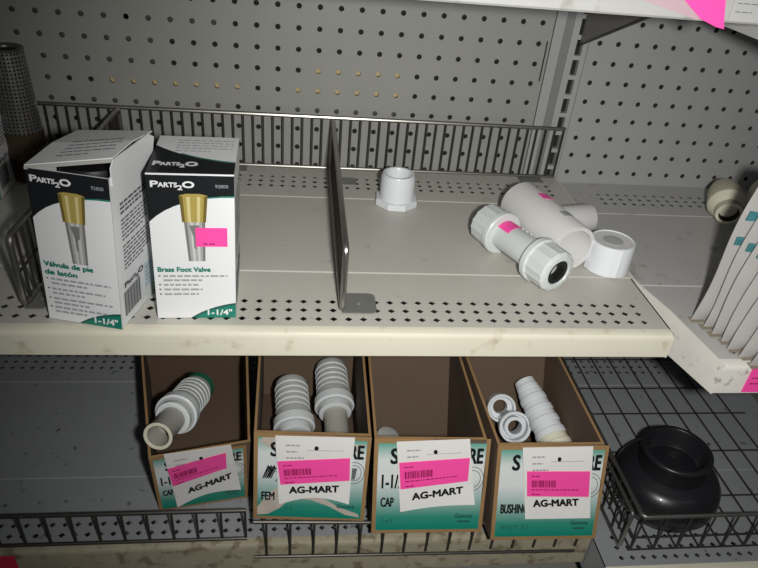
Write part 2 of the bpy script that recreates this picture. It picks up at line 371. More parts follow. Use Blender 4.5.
# ------------------------------------------------------------------ product boxes
def lines(b, fr, u0, v0, u1, rows, dv, m='ink', h=.35, n=.014, words=True, seed=1):
    rnd = random.Random(seed)
    for i in range(rows):
        v = v0-i*dv; u = u0
        end = u1 if i < rows-1 else u0+(u1-u0)*.6
        while u < end-.015:
            w = min(rnd.uniform(.04, .11), end-u); b.frect(fr, u, v, u+w, v+dv*h, m, n); u += w+.018
def curve(pts, n=8):           # quadratic through three points
    a, c, d = [V((*p, 0)) for p in pts]; return [tuple((a*(1-t)**2+c*2*t*(1-t)+d*t*t)[:2]) for t in [i/n for i in range(n+1)]]
def logo(b, fr, u, v, h, w, m='boxwhite', n=.03):
    b.text(fr, 'P', u, v, h*1.12, m, w=w*.17, bold=.035, n=n); b.text(fr, 'ARTS', u+w*.165, v, h*.85, m, w=w*.43, bold=.035, n=n)
    b.text(fr, '2', u+w*.60, v-h*.5, h*.85, m, w=w*.11, bold=.03, n=n); b.text(fr, 'O', u+w*.72, v-h*.06, h*1.15, m, w=w*.26, bold=.045, n=n)
def face(b, fr, title, bullets, sticker=True):
    b.frect(fr, 0, 0, 1, 1, 'boxwhite', 0.)
    sw = curve([(0, .70), (.33, .87), (1, .875)]); b.fpoly(fr, [(0, 1)]+sw+[(1, 1)], 'black', .008)
    g = [(p[0], p[1]) for p in sw[2:]]; b.fpoly(fr, g+[(p[0], p[1]-.012*(i/len(g))) for i, p in reversed(list(enumerate(g)))], 'green', .01)
    logo(b, fr, .05, .928, .033, .50); b.text(fr, '92800', .78, .925, .021, 'inklight', w=.15, n=.02)
    def band(u0, u1, w0, w1, vt, vb, ms, n):     # printed valve picture in vertical strips
        k = len(ms)
        for i, m in enumerate(ms):
            a, c = i/k, (i+1)/k
            b.fpoly(fr, [(u0+(w0)*a, vt), (u0+w0*c, vt), (u1+w1*c, vb), (u1+w1*a, vb)], m, n)
    band(.40, .435, .25, .20, .71, .43, ['steeldark', 'steelprint', 'steellight', 'steelprint', 'steellight', 'steelprint', 'steeldark'], .012)
    b.fpoly(fr, [(.46, .68), (.58, .68), (.57, .60), (.535, .59), (.535, .52), (.51, .52), (.505, .60)], 'steeldark', .018)
    band(.36, .38, .33, .28, .875, .70, ['brassdark', 'brassprint', 'brasslight', 'brassprint', 'brassprint', 'brasslight', 'brassprint', 'brassdark'], .016)
    b.fpoly(fr, [(.36, .875), (.44, .886), (.60, .886), (.69, .875), (.60, .866), (.44, .866)], 'brassprint', .02)
    for i, s_ in enumerate(title): b.text(fr, s_, .05, .355-.056*i+(.035 if len(title) > 1 else 0), .033, 'green', w=.64 if i == 0 else .42, bold=.045, n=.016)
    for i, (v, n_) in enumerate(bullets):
        b.frect(fr, .05, v+.003, .075, v+.013, 'ink', .014); lines(b, fr, .11, v, .90-.08*(i % 2), n_, .031, 'inklight', .45, seed=i+3)
    sw = curve([(.42, 0), (.66, .09), (1, .115)]); b.fpoly(fr, sw+[(1, 0)], 'greendk', .008)
    sw = curve([(.46, 0), (.68, .078), (1, .10)]); b.fpoly(fr, sw+[(1, 0)], 'green', .011); b.text(fr, '1-1/4"', .64, .024, .042, 'boxwhite', w=.31, bold=.03, n=.02)
def box_thing(label, O, ex, w, d, h, title, bullets, open_top, pink, z0=.02, lean=0.):
    ex = V(ex).normalized(); ey = V((-ex.y, ex.x, 0)); O = V(O); O.z = z0
    t = thing('product_box', label, 'box', O, 'foot valve boxes')
    b = MB(); hv = V((0, 0, h))+ex*lean; P = lambda u, v, z: O+ex*u+ey*v+V((0, 0, z))+ex*(lean*min(z, h+.3)/h)
    th = .04
    for q, dd in (([P(0, 0, 0), P(w, 0, 0), P(w, 0, h), P(0, 0, h)], ey*th), ([P(0, d, 0), P(w, d, 0), P(w, d, h), P(0, d, h)], -ey*th),
                  ([P(0, 0, 0), P(0, d, 0), P(0, d, h), P(0, 0, h)], ex*th), ([P(w, 0, 0), P(w, d, 0), P(w, d, h), P(w, 0, h)], -ex*th), ([P(0, 0, 0), P(w, 0, 0), P(w, d, 0), P(0, d, 0)], V((0, 0, th)))): b.slab(q, dd, 'boxwhite')
    ff = Frame(P(0, 0, 0)-ey*.004, ex*w, hv); face(b, ff, title, bullets)
    rf = Frame(P(w, 0, 0)+ex*.004, ey*d, hv)
    lines(b, rf, .16, .80, .95, 3, .028, 'ink', .5, seed=11); lines(b, rf, .16, .70, .95, 6, .025, 'ink', .42, seed=12); lines(b, rf, .16, .53, .95, 7, .025, 'ink', .42, seed=13)
    for i in range(17): b.frect(rf, .10+.023*i, .06, .10+.023*i+(.012 if i % 3 else .018), .235, 'ink', .014)
    logo(b, rf, .12, .265, .03, .45, 'ink'); b.frect(rf, .60, .10, .92, .28, 'paleblue', .012); lines(b, rf, .63, .24, .9, 4, .03, 'inklight', .4, n=.018, seed=15)
    lf = Frame(P(0, d, 0)-ex*.004, -ey*d, hv); b.frect(lf, 0, .72, 1, 1, 'black'); b.frect(lf, 0, 0, 1, .1, 'green')
    b.build('carton', t)
    if pink:
        s_ = MB(); s_.frect(ff, .53, .535, .91, .665, 'pink', .026); lines(s_, ff, .62, .55, .85, 1, .04, 'magenta', .2, n=.03); s_.build('price_sticker', t)['label'] = 'pink price sticker'
    if not open_top:
        l = MB(); l.slab([P(0, 0, h), P(w, 0, h), P(w, d, h), P(0, d, h)], (0, 0, .05), 'boxwhite')
        tf = Frame(P(0, 0, h+.052), ex*w, ey*d); l.fpoly(tf, [(0, 0), (1, 0), (1, .28)]+list(reversed(curve([(0, .72), (.42, .36), (1, .28)]))), 'black', .006)
        g = curve([(0, .72), (.42, .36), (1, .28)])[3:]; l.fpoly(tf, g+[(u, v+.025) for u, v in reversed(g)], 'green', .008)
        logo(l, tf, .05, .17, .085, .52, 'boxwhite', .03); lines(l, tf, .25, .86, .95, 5, .075, 'inklight', .3, seed=21); l.build('lid', t)
    else:
        l = MB(); a0, a1, a2, a3 = P(-.02, .02, h+.04), P(w+.0, .35, h+.50), P(w, d, h+.42), P(0, d, h+.10)
        m0, m1 = (a0+a3)/2+V((0, 0, .12)), (a1+a2)/2+V((0, 0, .10)); up = V((0, 0, .035))
        l.hexa([a0, a1, m1, m0]+[p+up for p in (a0, a1, m1, m0)], 'boxwhite'); l.hexa([m0, m1, a2, a3]+[p+up for p in (m0, m1, a2, a3)], 'boxwhite')
        tf = Frame(a0+up*1.3, a1-a0, m0-a0); lines(l, tf, .30, .85, .93, 5, .16, 'ink', .22, seed=22, n=.03)
        l.slab([a0, a1, a1+V((0, 0, -.1))-ey*.02, a0+V((0, 0, -.1))-ey*.02], -ey*.03, 'boxgrey')
        l.build('lid', t)
        l = MB(); q = [P(w+.04, .12, h-.30), P(w+.04, d*.97, h-.1), P(w+.09, d*.97, h+.30), P(w+.07, d*.85, h+.52), P(w+.05, .30, h+.50), P(w+.05, .08, h+.30)]
        n = len(q); l.add(q+[p-ex*.035 for p in q], [tuple(range(n)), tuple(range(n, 2*n))]+[(i, (i+1) % n, n+(i+1) % n, n+i) for i in range(n)], 'boxwhite'); l.build('side_flap', t)
        k = MB(); c = P(w*.54, d*.42, 0); k.lathe([(.0, .1), (.7, .1), (.7, 4.6), (.86, 4.7), (.95, 4.75), (.95, 5.45), (.9, 5.55), (.6, 5.55), (.55, 5.4), (0, 5.4)], c, hv, 'gasket', 32); k.build('valve_in_box', t)['label'] = 'black round valve end seen inside the open box'
    return t
bul = [(.285, 2), (.225, 2), (.165, 2), (.11, 1)]
box_thing('white product box with Spanish lettering, lid torn open', (-20.30, -14.02, 0), (2.52, -.62, 0), 2.62, 3.0, 5.6, ['V\u00e1lvula de pie', 'de lat\u00f3n'], [(.295, 2), (.225, 2), (.155, 2), (.09, 2)], True, False, lean=.34)
box_thing('closed product box lettered Brass Foot Valve, pink sticker on front', (-16.70, -13.96, 0), (1, .035, 0), 2.68, 3.2, 5.45, ['Brass Foot Valve'], [(.315, 2), (.25, 1), (.215, 1), (.18, 1)], False, True, lean=.14)
box_thing('white product box cut off by the left edge of the photo', (-27.85, -5.2, 0), (1, .03, 0), 2.75, 2.7, 5.5, ['Brass Foot Valve'], bul, False, False, z0=.06)

# ------------------------------------------------------------------ strainer of a foot valve at the far left
t = thing('foot_valve', 'foot valve with perforated dark metal strainer standing at far left', 'foot valve', (-24.25, -2.6, .09))
b = MB(); c = V((-24.6, -2.6, .09)); nh = 30
b.holes(nh, 22, lambda i, j: (c+V((math.cos(2*math.pi*i/nh)*(.86-.006*j), math.sin(2*math.pi*i/nh)*(.86-.006*j), 2.3+j*.165)), V((math.cos(2*math.pi*i/nh), math.sin(2*math.pi*i/nh), 0))), circ(.3), .06, 'steel', nring=8)
b.lathe([(.60, 2.3), (.6, 5.9)], c, (0, 0, 1), 'hollowshade', 24); b.build('strainer', t)
b = MB(); b.lathe([(.5, 5.78), (.73, 5.9), (.76, 5.98), (.7, 6.04), (.5, 5.98), (.48, 5.78)], c, (0, 0, 1), 'steel', 32); b.build('end_ring', t)
b = MB(); b.lathe([(0, 0), (.8, 0), (.84, .05), (.84, .9), (.95, 1.0), (.95, 1.5), (.85, 1.6), (.88, 2.2), (.9, 2.34), (.7, 2.36), (0, 2.36)], c, (0, 0, 1), 'brass', 32); b.build('brass_body', t)

# ------------------------------------------------------------------ fittings on the long shelf
def rib(n, amt, sharp=.3):
    return lambda a, i: 1+amt*(1 if ((a*n/(2*math.pi)) % 1) < sharp else 0)
b = MB(); c = V((-7.08, -4.12, .04)); t = thing('hex_bushing', 'small white threaded bushing standing near the back of the long shelf', 'pipe fitting', c)
b.lathe([(.0, 0), (1.04, 0), (1.08, .04), (1.08, .30), (1.04, .34), (.78, .34)], c, (0, 0, 1), 'pvc', 8, phase=.3); b.build('hex_flange', t, sharp=20)
b = MB(); b.lathe([(.80, .3), (.85, .34), (.83, 1.42), (.76, 1.6), (.66, 1.6), (.60, 1.5), (.58, .40)], c, (0, 0, 1), 'pvc', 40); b.build('spigot', t)

A0, A1 = V((-3.50, -7.62, .97)), V((-1.52, -11.95, .97)); ax = (A1-A0).normalized(); Lc = (A1-A0).length
t = thing('compression_coupling', 'white compression coupling with a ribbed nut at each end', 'pipe fitting', (A0+A1)/2-V((0, 0, .89)))
b = MB(); b.lathe([(.62, .6), (.64, .7), (.64, Lc-.6)], A0, ax, 'pvcgrey', 32); b.build('body', t)
for (o_, d, mk) in ((A0, ax, 0), (A1, -ax, 1)):
    b = MB(); b.lathe([(.53, .5), (.53, .02), (.56, -.02), (.74, .0), (.86, .10), (.88, .98), (.97, 1.03), (.97, 1.25), (.92, 1.31), (.66, 1.31)], o_, d, 'pvcgrey', 96, rf=lambda a, i: 1+(.035 if ((a*14/(2*math.pi)) % 1) < .28 and i in (4, 5) else 0)); n_ = b.build('ribbed_nut', t)
    b = MB(); b.lathe([(.528, .06), (.528, .4), (.33, .42), (.33, .08), (.42, .05), (.528, .06)], o_, d, 'gasket', 32); b.build('gasket', n_)
    b = MB(); b.lathe([(.33, .6), (.33, 1.0), (.3, 1.0), (.3, .6), (.33, .6)], o_, d, 'pvcgrey', 24); b.build('inner_tube', n_)
nrm = V((0, 0, 1)); side = ax.cross(nrm).normalized()
def wrap(name, parent, O, ax, r, h0, h1, a0, a1, m, lab=None, tilt=0):     # a sticker bent round a pipe; angle 0 is straight up
    b = MB(); n = 10; sd = V(ax).cross(V((0, 0, 1))).normalized(); upv = sd.cross(V(ax)).normalized(); vs = []
    for r_ in (r, r+.012):
        for i in range(n+1):
            a = a0+(a1-a0)*i/n; d = upv*math.cos(a)+sd*math.sin(a); vs += [V(O)+V(ax)*(h0+tilt*i/n)+d*r_, V(O)+V(ax)*(h1+tilt*i/n)+d*r_]
    o2 = 2*(n+1); fs = [(2*i+o2, 2*i+1+o2, 2*i+3+o2, 2*i+2+o2) for i in range(n)]+[(2*i, 2*i+2, 2*i+3, 2*i+1) for i in range(n)]
    fs += [(2*i, 2*i+2, 2*i+2+o2, 2*i+o2) for i in range(n)]+[(2*i+1, 2*i+3, 2*i+3+o2, 2*i+1+o2) for i in range(n)]+[(0, 1, 1+o2, o2), (2*n, 2*n+1, 2*n+1+o2, 2*n+o2)]
    b.add(vs, fs, m); q = b.build(name, parent)
    if lab: q['label'] = lab
    return q
wrap('price_sticker', t, A0, ax, .65, 1.34, 2.0, -.85, .75, 'pink', 'pink price sticker')
for k in range(5):
    b = MB(); a = .5; d = (nrm*math.cos(a)-side*math.sin(a)); q = A0+ax*(1.55+k*.26)+d*.63
    if k > 1:
        b.lathe([(.05, 0), (.04, .05), (0, .06)], q, d, 'pvcgrey', 10); b.build('raised_dot', t)

B0, B1 = V((-1.38, -5.75, 1.10)), V((-.28, -10.2, 1.10)); bx = (B1-B0).normalized(); Lb = (B1-B0).length
t = thing('pipe_tee', 'large white pipe tee lying open end forward, pink sticker on top', 'pipe fitting', (B0+B1)/2-V((0, 0, 1.05)))
b = MB(); b.lathe([(.84, .0), (1.0, .0), (1.04, .05), (1.04, Lb-.05), (1.01, Lb), (.86, Lb), (.84, Lb-.04), (.84, 1.5), (.80, 1.4), (.84, 0.)], B0, bx, 'pvcwarm', 48); b.build('main_pipe', t)
br = V((.97, .23, 0)); br = (br-bx*br.dot(bx)).normalized(); b0 = B0+bx*1.5; b0.z = .74
b = MB(); b.lathe([(.68, .7), (.69, 2.95), (.66, 3.02), (.55, 3.02), (.53, 2.96), (.53, 1.2)], b0, br, 'pvcwarm', 40); b.build('branch_pipe', t)
wrap('price_sticker', t, B0, bx, 1.05, 1.3, 1.85, -.50, .05, 'pink', 'pink price sticker')
wrap('printed_mark', t, B0, bx, 1.05, 3.1, 3.55, -.45, .05, 'inklight', 'grey printed mark')

c = V((1.55, -9.85, .045)); t = thing('cap_fitting', 'short white pipe cap standing upright at the right end of the shelf', 'pipe fitting', c)
b = MB(); b.lathe([(0, 0), (.93, 0), (.97, .04), (.96, 1.28), (.93, 1.36), (.88, 1.38), (.84, 1.34), (0, 1.31)], c, (0, 0, 1), 'pvc', 96, rf=lambda a, i: 1+(.035 if ((a*4/(2*math.pi)) % 1) < .05 and i in (2, 3) else 0), mats=['pvc']*6+['pvcwarm']); b.build('cap_body', t)
b = MB(); b.lathe([(.44, 1.31), (.44, 1.34), (.34, 1.35), (0, 1.35)], c, (0, 0, 1), 'pvcdull', 24); b.build('moulded_disc', t)

# ------------------------------------------------------------------ fittings and bags on the right shelf
def cone(label, P0, P1, name, rs, mcone):
    d = (V(P1)-V(P0)); L = d.length; t = thing(name, label, 'pipe fitting', V(P0))
    b = MB(); b.lathe([(0, 0), (rs[0]*.8, 0), (rs[0], .15*L), (rs[1], .55*L), (rs[1]*.98, .62*L)], P0, d, 'beige', 40); b.build('bell_body', t)
    b = MB(); b.lathe([(rs[1]*.98, .60*L), (rs[1]*1.0, .64*L), (rs[2], .84*L), (rs[2]*.95, .86*L)], P0, d, mcone, 40); b.build('shoulder', t)
    b = MB(); b.lathe([(rs[2]*.97, .84*L), (rs[2]*.92, L), (rs[2]*.70, L), (rs[2]*.62, .86*L), (0, .8*L)], P0, d, 'beige', 32, mats=['beige', 'beigelight', 'gasket', 'gasket']); b.build('socket_end', t)  # bore blackened to paint in its shade; no gasket part here
cone('beige bell shaped plastic fitting lying behind the bags on the right shelf', (10.6, -3.2, 1.12), (9.9, -5.3, .62), 'reducing_fitting', (.78, .93, .70), 'beigelight')
cone('pale beige fitting cut off by the right edge behind the bags', (13.4, -2.9, 1.0), (12.7, -5.0, .85), 'reducing_fitting', (1.0, 1.05, .8), 'beigelight')

nb = 7
for i in range(nb):
    y = -13.25-i*.475; x = 3.92+i*.14+(.06 if i % 2 else 0); w, h = 5.2, 6.6
    t = thing('plastic_bag', ['rearmost clear plastic bag of the leaning stack on the right shelf', 'second clear plastic bag from the back of the leaning stack', 'third clear plastic bag from the back of the leaning stack', 'middle clear plastic bag of the leaning stack on the right',
              'third clear plastic bag from the front of the leaning stack', 'second clear plastic bag from the front of the leaning stack', 'front clear plastic bag of the leaning stack, above the pink shelf sticker'][i], 'plastic bag', (x, y, -.33), 'plastic bags leaning on the right shelf')
    b = MB(); n, k = 18, 22; rnd = random.Random(i); lean = V((.075, 0, 1)).normalized(); vs = []
    for sgn in (-1, 1):
        for a in range(n+1):
            for c_ in range(k+1):
                u, v = a/n, c_/k; e = min(1, min(u, 1-u)*12)*min(1, min(v, 1-v)*12); e = e**.45
                wr = .03*math.sin(14*u+5*v+i)*e+.02*math.sin(31*v+i*2+u*9)*e
                p = V((x+u*w+.10*math.sin(v*7+i), y, -.30))+lean*(v*h)+V((0, sgn*(.012+.19*e)+wr, 0)); vs.append(p)
    o1 = (n+1)*(k+1); fs = []
    for s0 in (0, o1):
        for a in range(n):
            for c_ in range(k): q = s0+a*(k+1)+c_; fs.append((q, q+1, q+k+2, q+k+1))
    rim = [a*(k+1) for a in range(n+1)]+[n*(k+1)+c_ for c_ in range(1, k+1)]+[a*(k+1)+k for a in range(n-1, -1, -1)]+[c_ for c_ in range(k-1, 0, -1)]
    fs += [(rim[j], rim[(j+1) % len(rim)], o1+rim[(j+1) % len(rim)], o1+rim[j]) for j in range(len(rim))]
    b.add(vs, fs, 'bag'); b.build('bag_film', t)
    s_ = MB(); z = -.33; s_.slab([V((x, y-.16, z)), V((x+w, y-.03, z)), V((x+w, y+.03, z)), V((x-.02, y+.16, z))], (0, 0, .05), 'bagedge'); s_.build('bottom_seam', t)
    p_ = MB()
    for (v0, v1) in ((.545, .595), (.70, .755)):
        def E_(u, v, dy): return V((x+w*u+.10*math.sin(v*7+i), y+dy, -.3))+lean*(v*h)
        q = [(.022, -.215), (.030, -.235), (.10, -.25), (.10, -.16), (.022, -.16)]; m_ = len(q)
        p_.add([E_(u_, v0, d_) for u_, d_ in q]+[E_(u_, v1, d_) for u_, d_ in q], [tuple(range(m_)), tuple(range(m_, 2*m_))]+[(j, (j+1) % m_, m_+(j+1) % m_, m_+j) for j in range(m_)], 'tealprint')
    p_.build('printed_band', t)

# ------------------------------------------------------------------ black rubber fitting in the basket
c = V((6.85, -12.6, ZL-.05)); t = thing('rubber_coupling', 'black domed rubber pipe coupling sitting in the wire basket', 'pipe fitting', c)
tilt = V((-.055, .02, 1))
b = MB(); b.lathe([(1.95, 0), (2.2, .02), (2.3, .3), (2.5, .55), (2.56, 1.1), (2.5, 1.55), (2.3, 1.95), (2.0, 2.2), (1.75, 2.28), (1.62, 2.4)], c, tilt, 'rubber', 64); b.build('dome', t, sharp=50)
b = MB(); b.lathe([(1.66, 2.2), (1.62, 2.4), (1.62, 3.25), (1.66, 3.3), (1.66, 3.42), (1.58, 3.5), (1.42, 3.5), (1.36, 3.42), (1.33, 2.5), (1.1, 2.2), (0, 2.1)], c, tilt, 'rubber', 64); b.build('collar', t, sharp=50)
b = MB(); b.lathe([(0, 2.1), (.5, 2.1), (.5, 2.5), (.4, 2.55), (0, 2.5)], c, tilt, 'rubber', 24); b.build('inner_boss', t)

# ------------------------------------------------------------------ cardboard bins
def cardboard_bin(label, A, B, C_, D, back_dir, L, Lt, right_dir, zfloor, size, kind, torn=False, scribble=False):
    """A B bottom-left/right, C D top-right/left corners of the front"""
    A, B, C_, D = map(V, (A, B, C_, D)); bd = V((*back_dir, 0)).normalized()
    rd = V((*right_dir, 0)).normalized(); E_, F_ = A+bd*L, B+rd*L; E_.z = F_.z = zfloor; G, H = C_+rd*Lt, D+bd*Lt
    base = V(((A.x+B.x)/2, (A.y+B.y)/2, min(A.z, zfloor))); t = thing('cardboard_bin', label, 'cardboard bin', base, 'cardboard bins on the bottom shelf')
    b = MB(); th = .11; side = (B-A).normalized()
    cen = (A+B+C_+D+E_+F_+G+H)/8
    for q in ([A, B, C_, D], [E_, F_, G, H], [A, E_, H, D], [B, F_, G, C_], [A, B, F_, E_]):
        nn = (q[1]-q[0]).cross(q[2]-q[1]).normalized(); mid = sum(q, V())/4
        if nn.dot(cen-mid) < 0: nn = -nn
        b.slab(q, nn*th, 'card')
    # raw cut top edge
    for p, q, n_ in ((D, C_, bd), (D, H, side), (C_, G, -side), (H, G, -bd)): b.slab([p, q, q+n_*th, p+n_*th], (0, 0, .02), 'cardedge')
    b.build('bin_body', t)
    ff = Frame(A, B-A, D-A); fr = ff.sub(.035, .035, .965, .955, n=.01)
    l = MB(); qd = [(0, 0), (1, 0), (1, 1), (0, 1)]
    fr2 = Frame(ff.p(0, 0, .004), ff.X, ff.Y); l.frect(fr2, 0, 0, 1, 1, 'cardedge', 0.)
    l.add([fr.p(u, v, 0) for u, v in qd], [(0, 1, 2, 3)], 'label', qd)
    l.text(fr, 'S', .12, .78, .165, 'black', w=.065, bold=.03, n=.006); l.text(fr, 'RE', .85, .78, .165, 'black', w=.125, bold=.03, n=.006)
    if size: l.text(fr, size, .045, .50, .155, 'black', w=.20, bold=.02, n=.006)
    l.text(fr, kind, .04, .285 if not torn else .22, .105, 'black', w=.036*len(kind.strip())+.012, bold=.025, n=.006)
    for r_ in (.105, .075):
        cc = (.90, .60); ring = [(cc[0]+r_*math.cos(a)*(fr.Y.length/fr.X.length), cc[1]+r_*1.3*math.sin(a)) for a in [2*math.pi*k/28 for k in range(28)]]
        l.tube([fr.p(u, v, .006) for u, v in ring], .014, 'ink', 5, closed=True)
    if kind != 'CAP ': l.text(fr, 'S x F' if kind == 'CAP' else 'SPIGOT X S', .05, .09, .05, 'greendk', w=.11 if kind == 'CAP' else .28, n=.006)
    l.text(fr, 'Genova', .76, .14, .05, 'greendk', w=.17, bold=.02, n=.006); l.frect(fr, .79, .085, .91, .105, 'greendk', .006)
    if scribble:
        for k in range(9):
            u = .05+.009*k; l.tube([fr.p(u, .50+.02*(k % 2), .01), fr.p(u+.05, .66-.015*(k % 3), .01)], .03, 'black', 5)
        l.tube([fr.p(.17, .46, .01), fr.p(.24, .62, .01), fr.p(.17, .58, .01)], .025, 'ink', 5)
        for k in range(5): u = .86+.012*k; l.tube([fr.p(u, .52, .01), fr.p(u+.015, .66, .01)], .025, 'ink', 5)
    if torn:
        l.fpoly(fr, [(.0, .12), (.10, .30), (.2, .40), (.25, .24), (.32, .26), (.22, .12), (.10, .03), (0, .02)], 'torn', .008)
        l.fpoly(fr, [(.30, .25), (.45, .30), (.62, .27), (.78, .15), (.97, .07), (.99, .02), (.85, .05), (.68, .16), (.5, .24)], 'torn', .008)
        l.fpoly(fr, [(.0, .96), (.10, .88), (.2, .80), (.26, .9), (.16, 1), (.05, 1)], 'torn', .008); l.fpoly(fr, [(.99, .96), (.90, .84), (.84, .7), (.82, .8), (.86, .95)], 'torn', .008)
    l.build('printed_label', t)
    return ff
bins = {}
bins[1] = cardboard_bin('tilted cardboard bin at the left end of the row, sitting lowest', (-18.0, -12.8, -11.93), (-14.03, -12.11, -11.93), (-13.76, -12.78, -7.45), (-17.92, -13.52, -7.6), (-.24, .97), 9.6, 9.6, (-.09, .99), -11.93, '1-1/4', 'CAP ')
bins[2] = cardboard_bin('cardboard bin with torn label and marker scribble, holding two barbed fittings', (-13.58, -14.64, -10.2), (-8.78, -14.95, -10.24), (-8.72, -14.22, -5.7), (-13.5, -13.94, -5.7), (-.02, 1), 9.7, 10.2, (.02, 1), -11.93, '', 'FEM', True, True)
bins[3] = cardboard_bin('nearly empty cardboard bin lettered CAP, second from the right', (-8.47, -15.43, -10.4), (-3.55, -15.5, -10.43), (-3.87, -14.45, -5.75), (-8.6, -14.37, -5.7), (.03, 1), 6.8, 7.7, (0, 1), -11.93, '1-1/2', 'CAP')
bins[4] = cardboard_bin('cardboard bin lettered BUSHING at the right end of the row', (-3.25, -15.95, -10.4), (1.55, -16.05, -10.4), (1.02, -15.03, -5.5), (-3.55, -14.95, -5.55), (-.03, 1), 7.0, 7.6, (0, 1), -11.93, '', 'BUSHING')

def price_tag(ff, q, label, st, name_uv, arch=.10):
    """q: four (u, v) corners bottom-left, bottom-right, top-right, top-left on the bin front; st the sticker inside the tag"""
    P = lambda a, b_: tuple(V((*q[0], 0))*(1-a)*(1-b_)+V((*q[1], 0))*a*(1-b_)+V((*q[2], 0))*a*b_+V((*q[3], 0))*(1-a)*b_)[:2]
    def W(a, b_, n=0.):
        u, v = P(a, b_); curl = .10+.20*max(0, .35-b_)**1.5*4*(.35+a*.65); return ff.p(u, v, curl*.55+n)
    t = thing('price_tag', label, 'price tag', W(.5, .5), 'white price tags on the bin fronts')
    b = MB(); n = 12; vs = []
    def bot(a): return arch*math.sin(math.pi*a)
    for s_ in (0, .02):
        for i in range(n+1):
            for j in range(n+1):
                a = i/n; bb_ = bot(a)+(1-bot(a))*j/n; vs.append(W(a, bb_, s_))
    o1 = (n+1)**2; fs = []
    for s0 in (0, o1):
        for i in range(n):
            for j in range(n): k = s0+i*(n+1)+j; fs.append((k, k+1, k+n+2, k+n+1))
    rim = [i*(n+1) for i in range(n+1)]+[n*(n+1)+j for j in range(1, n+1)]+[i*(n+1)+n for i in range(n-1, -1, -1)]+[j for j in range(n-1, 0, -1)]
    fs += [(rim[j], rim[(j+1) % len(rim)], o1+rim[(j+1) % len(rim)], o1+rim[j]) for j in range(len(rim))]
    b.add(vs, fs, 'paper')
    rnd = random.Random(len(label))
    def bar(a0, b0, a1, b1, m, n_=.032): b.poly([W(a0, b0, n_), W(a1, b0, n_), W(a1, b1, n_), W(a0, b1, n_)], m)
    for r_, (a1, v) in enumerate(((.32, .86), (.28, .77), (.36, .68))):
        a = .13
        while a < a1: w = rnd.uniform(.03, .06); bar(a, v, min(a+w, a1), v+.022, 'inklight'); a += w+.012
    bar(.40, .80, .88, .808, 'inklight')
    c_ = [W(.52+.028*math.cos(x), .835+.032*math.sin(x), .034) for x in [2*math.pi*k/14 for k in range(14)]]; b.poly(c_, 'black')
    X = W(.9, .3)-W(.15, .24); fr = Frame(W(0, name_uv[1], .05), W(1, name_uv[2], .05)-W(0, name_uv[1], .05), W(0, 1, 0)-W(0, 0, 0))
    b.text(fr, 'AG-MART', name_uv[0], 0, .095, 'black', w=.68, bold=.045, n=.012)
    b.build('tag_paper', t)
    s2 = MB(); S = lambda a, b_: (st[0][0]*(1-a)*(1-b_)+st[1][0]*a*(1-b_)+st[2][0]*a*b_+st[3][0]*(1-a)*b_, st[0][1]*(1-a)*(1-b_)+st[1][1]*a*(1-b_)+st[2][1]*a*b_+st[3][1]*(1-a)*b_)
    n = 8
    vs = [W(*S(i/n, j/n), s_) for s_ in (.03, .05) for i in range(n+1) for j in range(n+1)]; o1 = (n+1)**2; fs = []
    for s0 in (0, o1):
        for i in range(n):
            for j in range(n): k = s0+i*(n+1)+j; fs.append((k, k+1, k+n+2, k+n+1))
    s2.add(vs, fs, 'pink')
    def sb(a0, b0, a1, b1): s2.poly([W(*S(*p), .064) for p in ((a0, b0), (a1, b0), (a1, b1), (a0, b1))], 'magenta')
    k = .07
    while k < .45: w = rnd.choice((.008, .014, .02)); sb(k, .38, k+w, .66); k += w+rnd.choice((.007, .011))
    k = .07
    while k < .82: w = rnd.uniform(.03, .07); sb(k, .26, k+w, .30); k += w+.015
    sb(.07, .80, .12, .84); sb(.13, .80, .2, .84); sb(.07, .07, .13, .11); sb(.14, .07, .2, .11)
    s2.build('price_sticker', t)['label'] = 'pink barcode sticker'
price_tag(bins[1], [(.20, .06), (.92, .24), (.84, 1.06), (.155, 1.05)], 'white price tag hanging crooked on the leftmost tilted bin', [(.02, .42), (.86, .54), (.90, .86), (.0, .75)], (.22, .20, .33))
price_tag(bins[2], [(.225, .20), (.85, .24), (.855, 1.0), (.18, .985)], 'white price tag over the torn label of the scribbled bin', [(.04, .30), (.98, .36), (.96, .70), (.01, .64)], (.16, .175, .20))
price_tag(bins[3], [(.245, .25), (.905, .33), (.81, 1.01), (.185, .98)], 'white price tag on the front of the bin lettered CAP', [(.02, .33), (.93, .37), (.98, .72), (.02, .71)], (.17, .16, .21), .03)
price_tag(bins[4], [(.30, .245), (.905, .26), (.845, 1.0), (.215, .985)], 'white price tag on the front of the bin lettered BUSHING', [(.04, .33), (.97, .30), (.97, .66), (.05, .68)], (.13, .185, .19), .0)

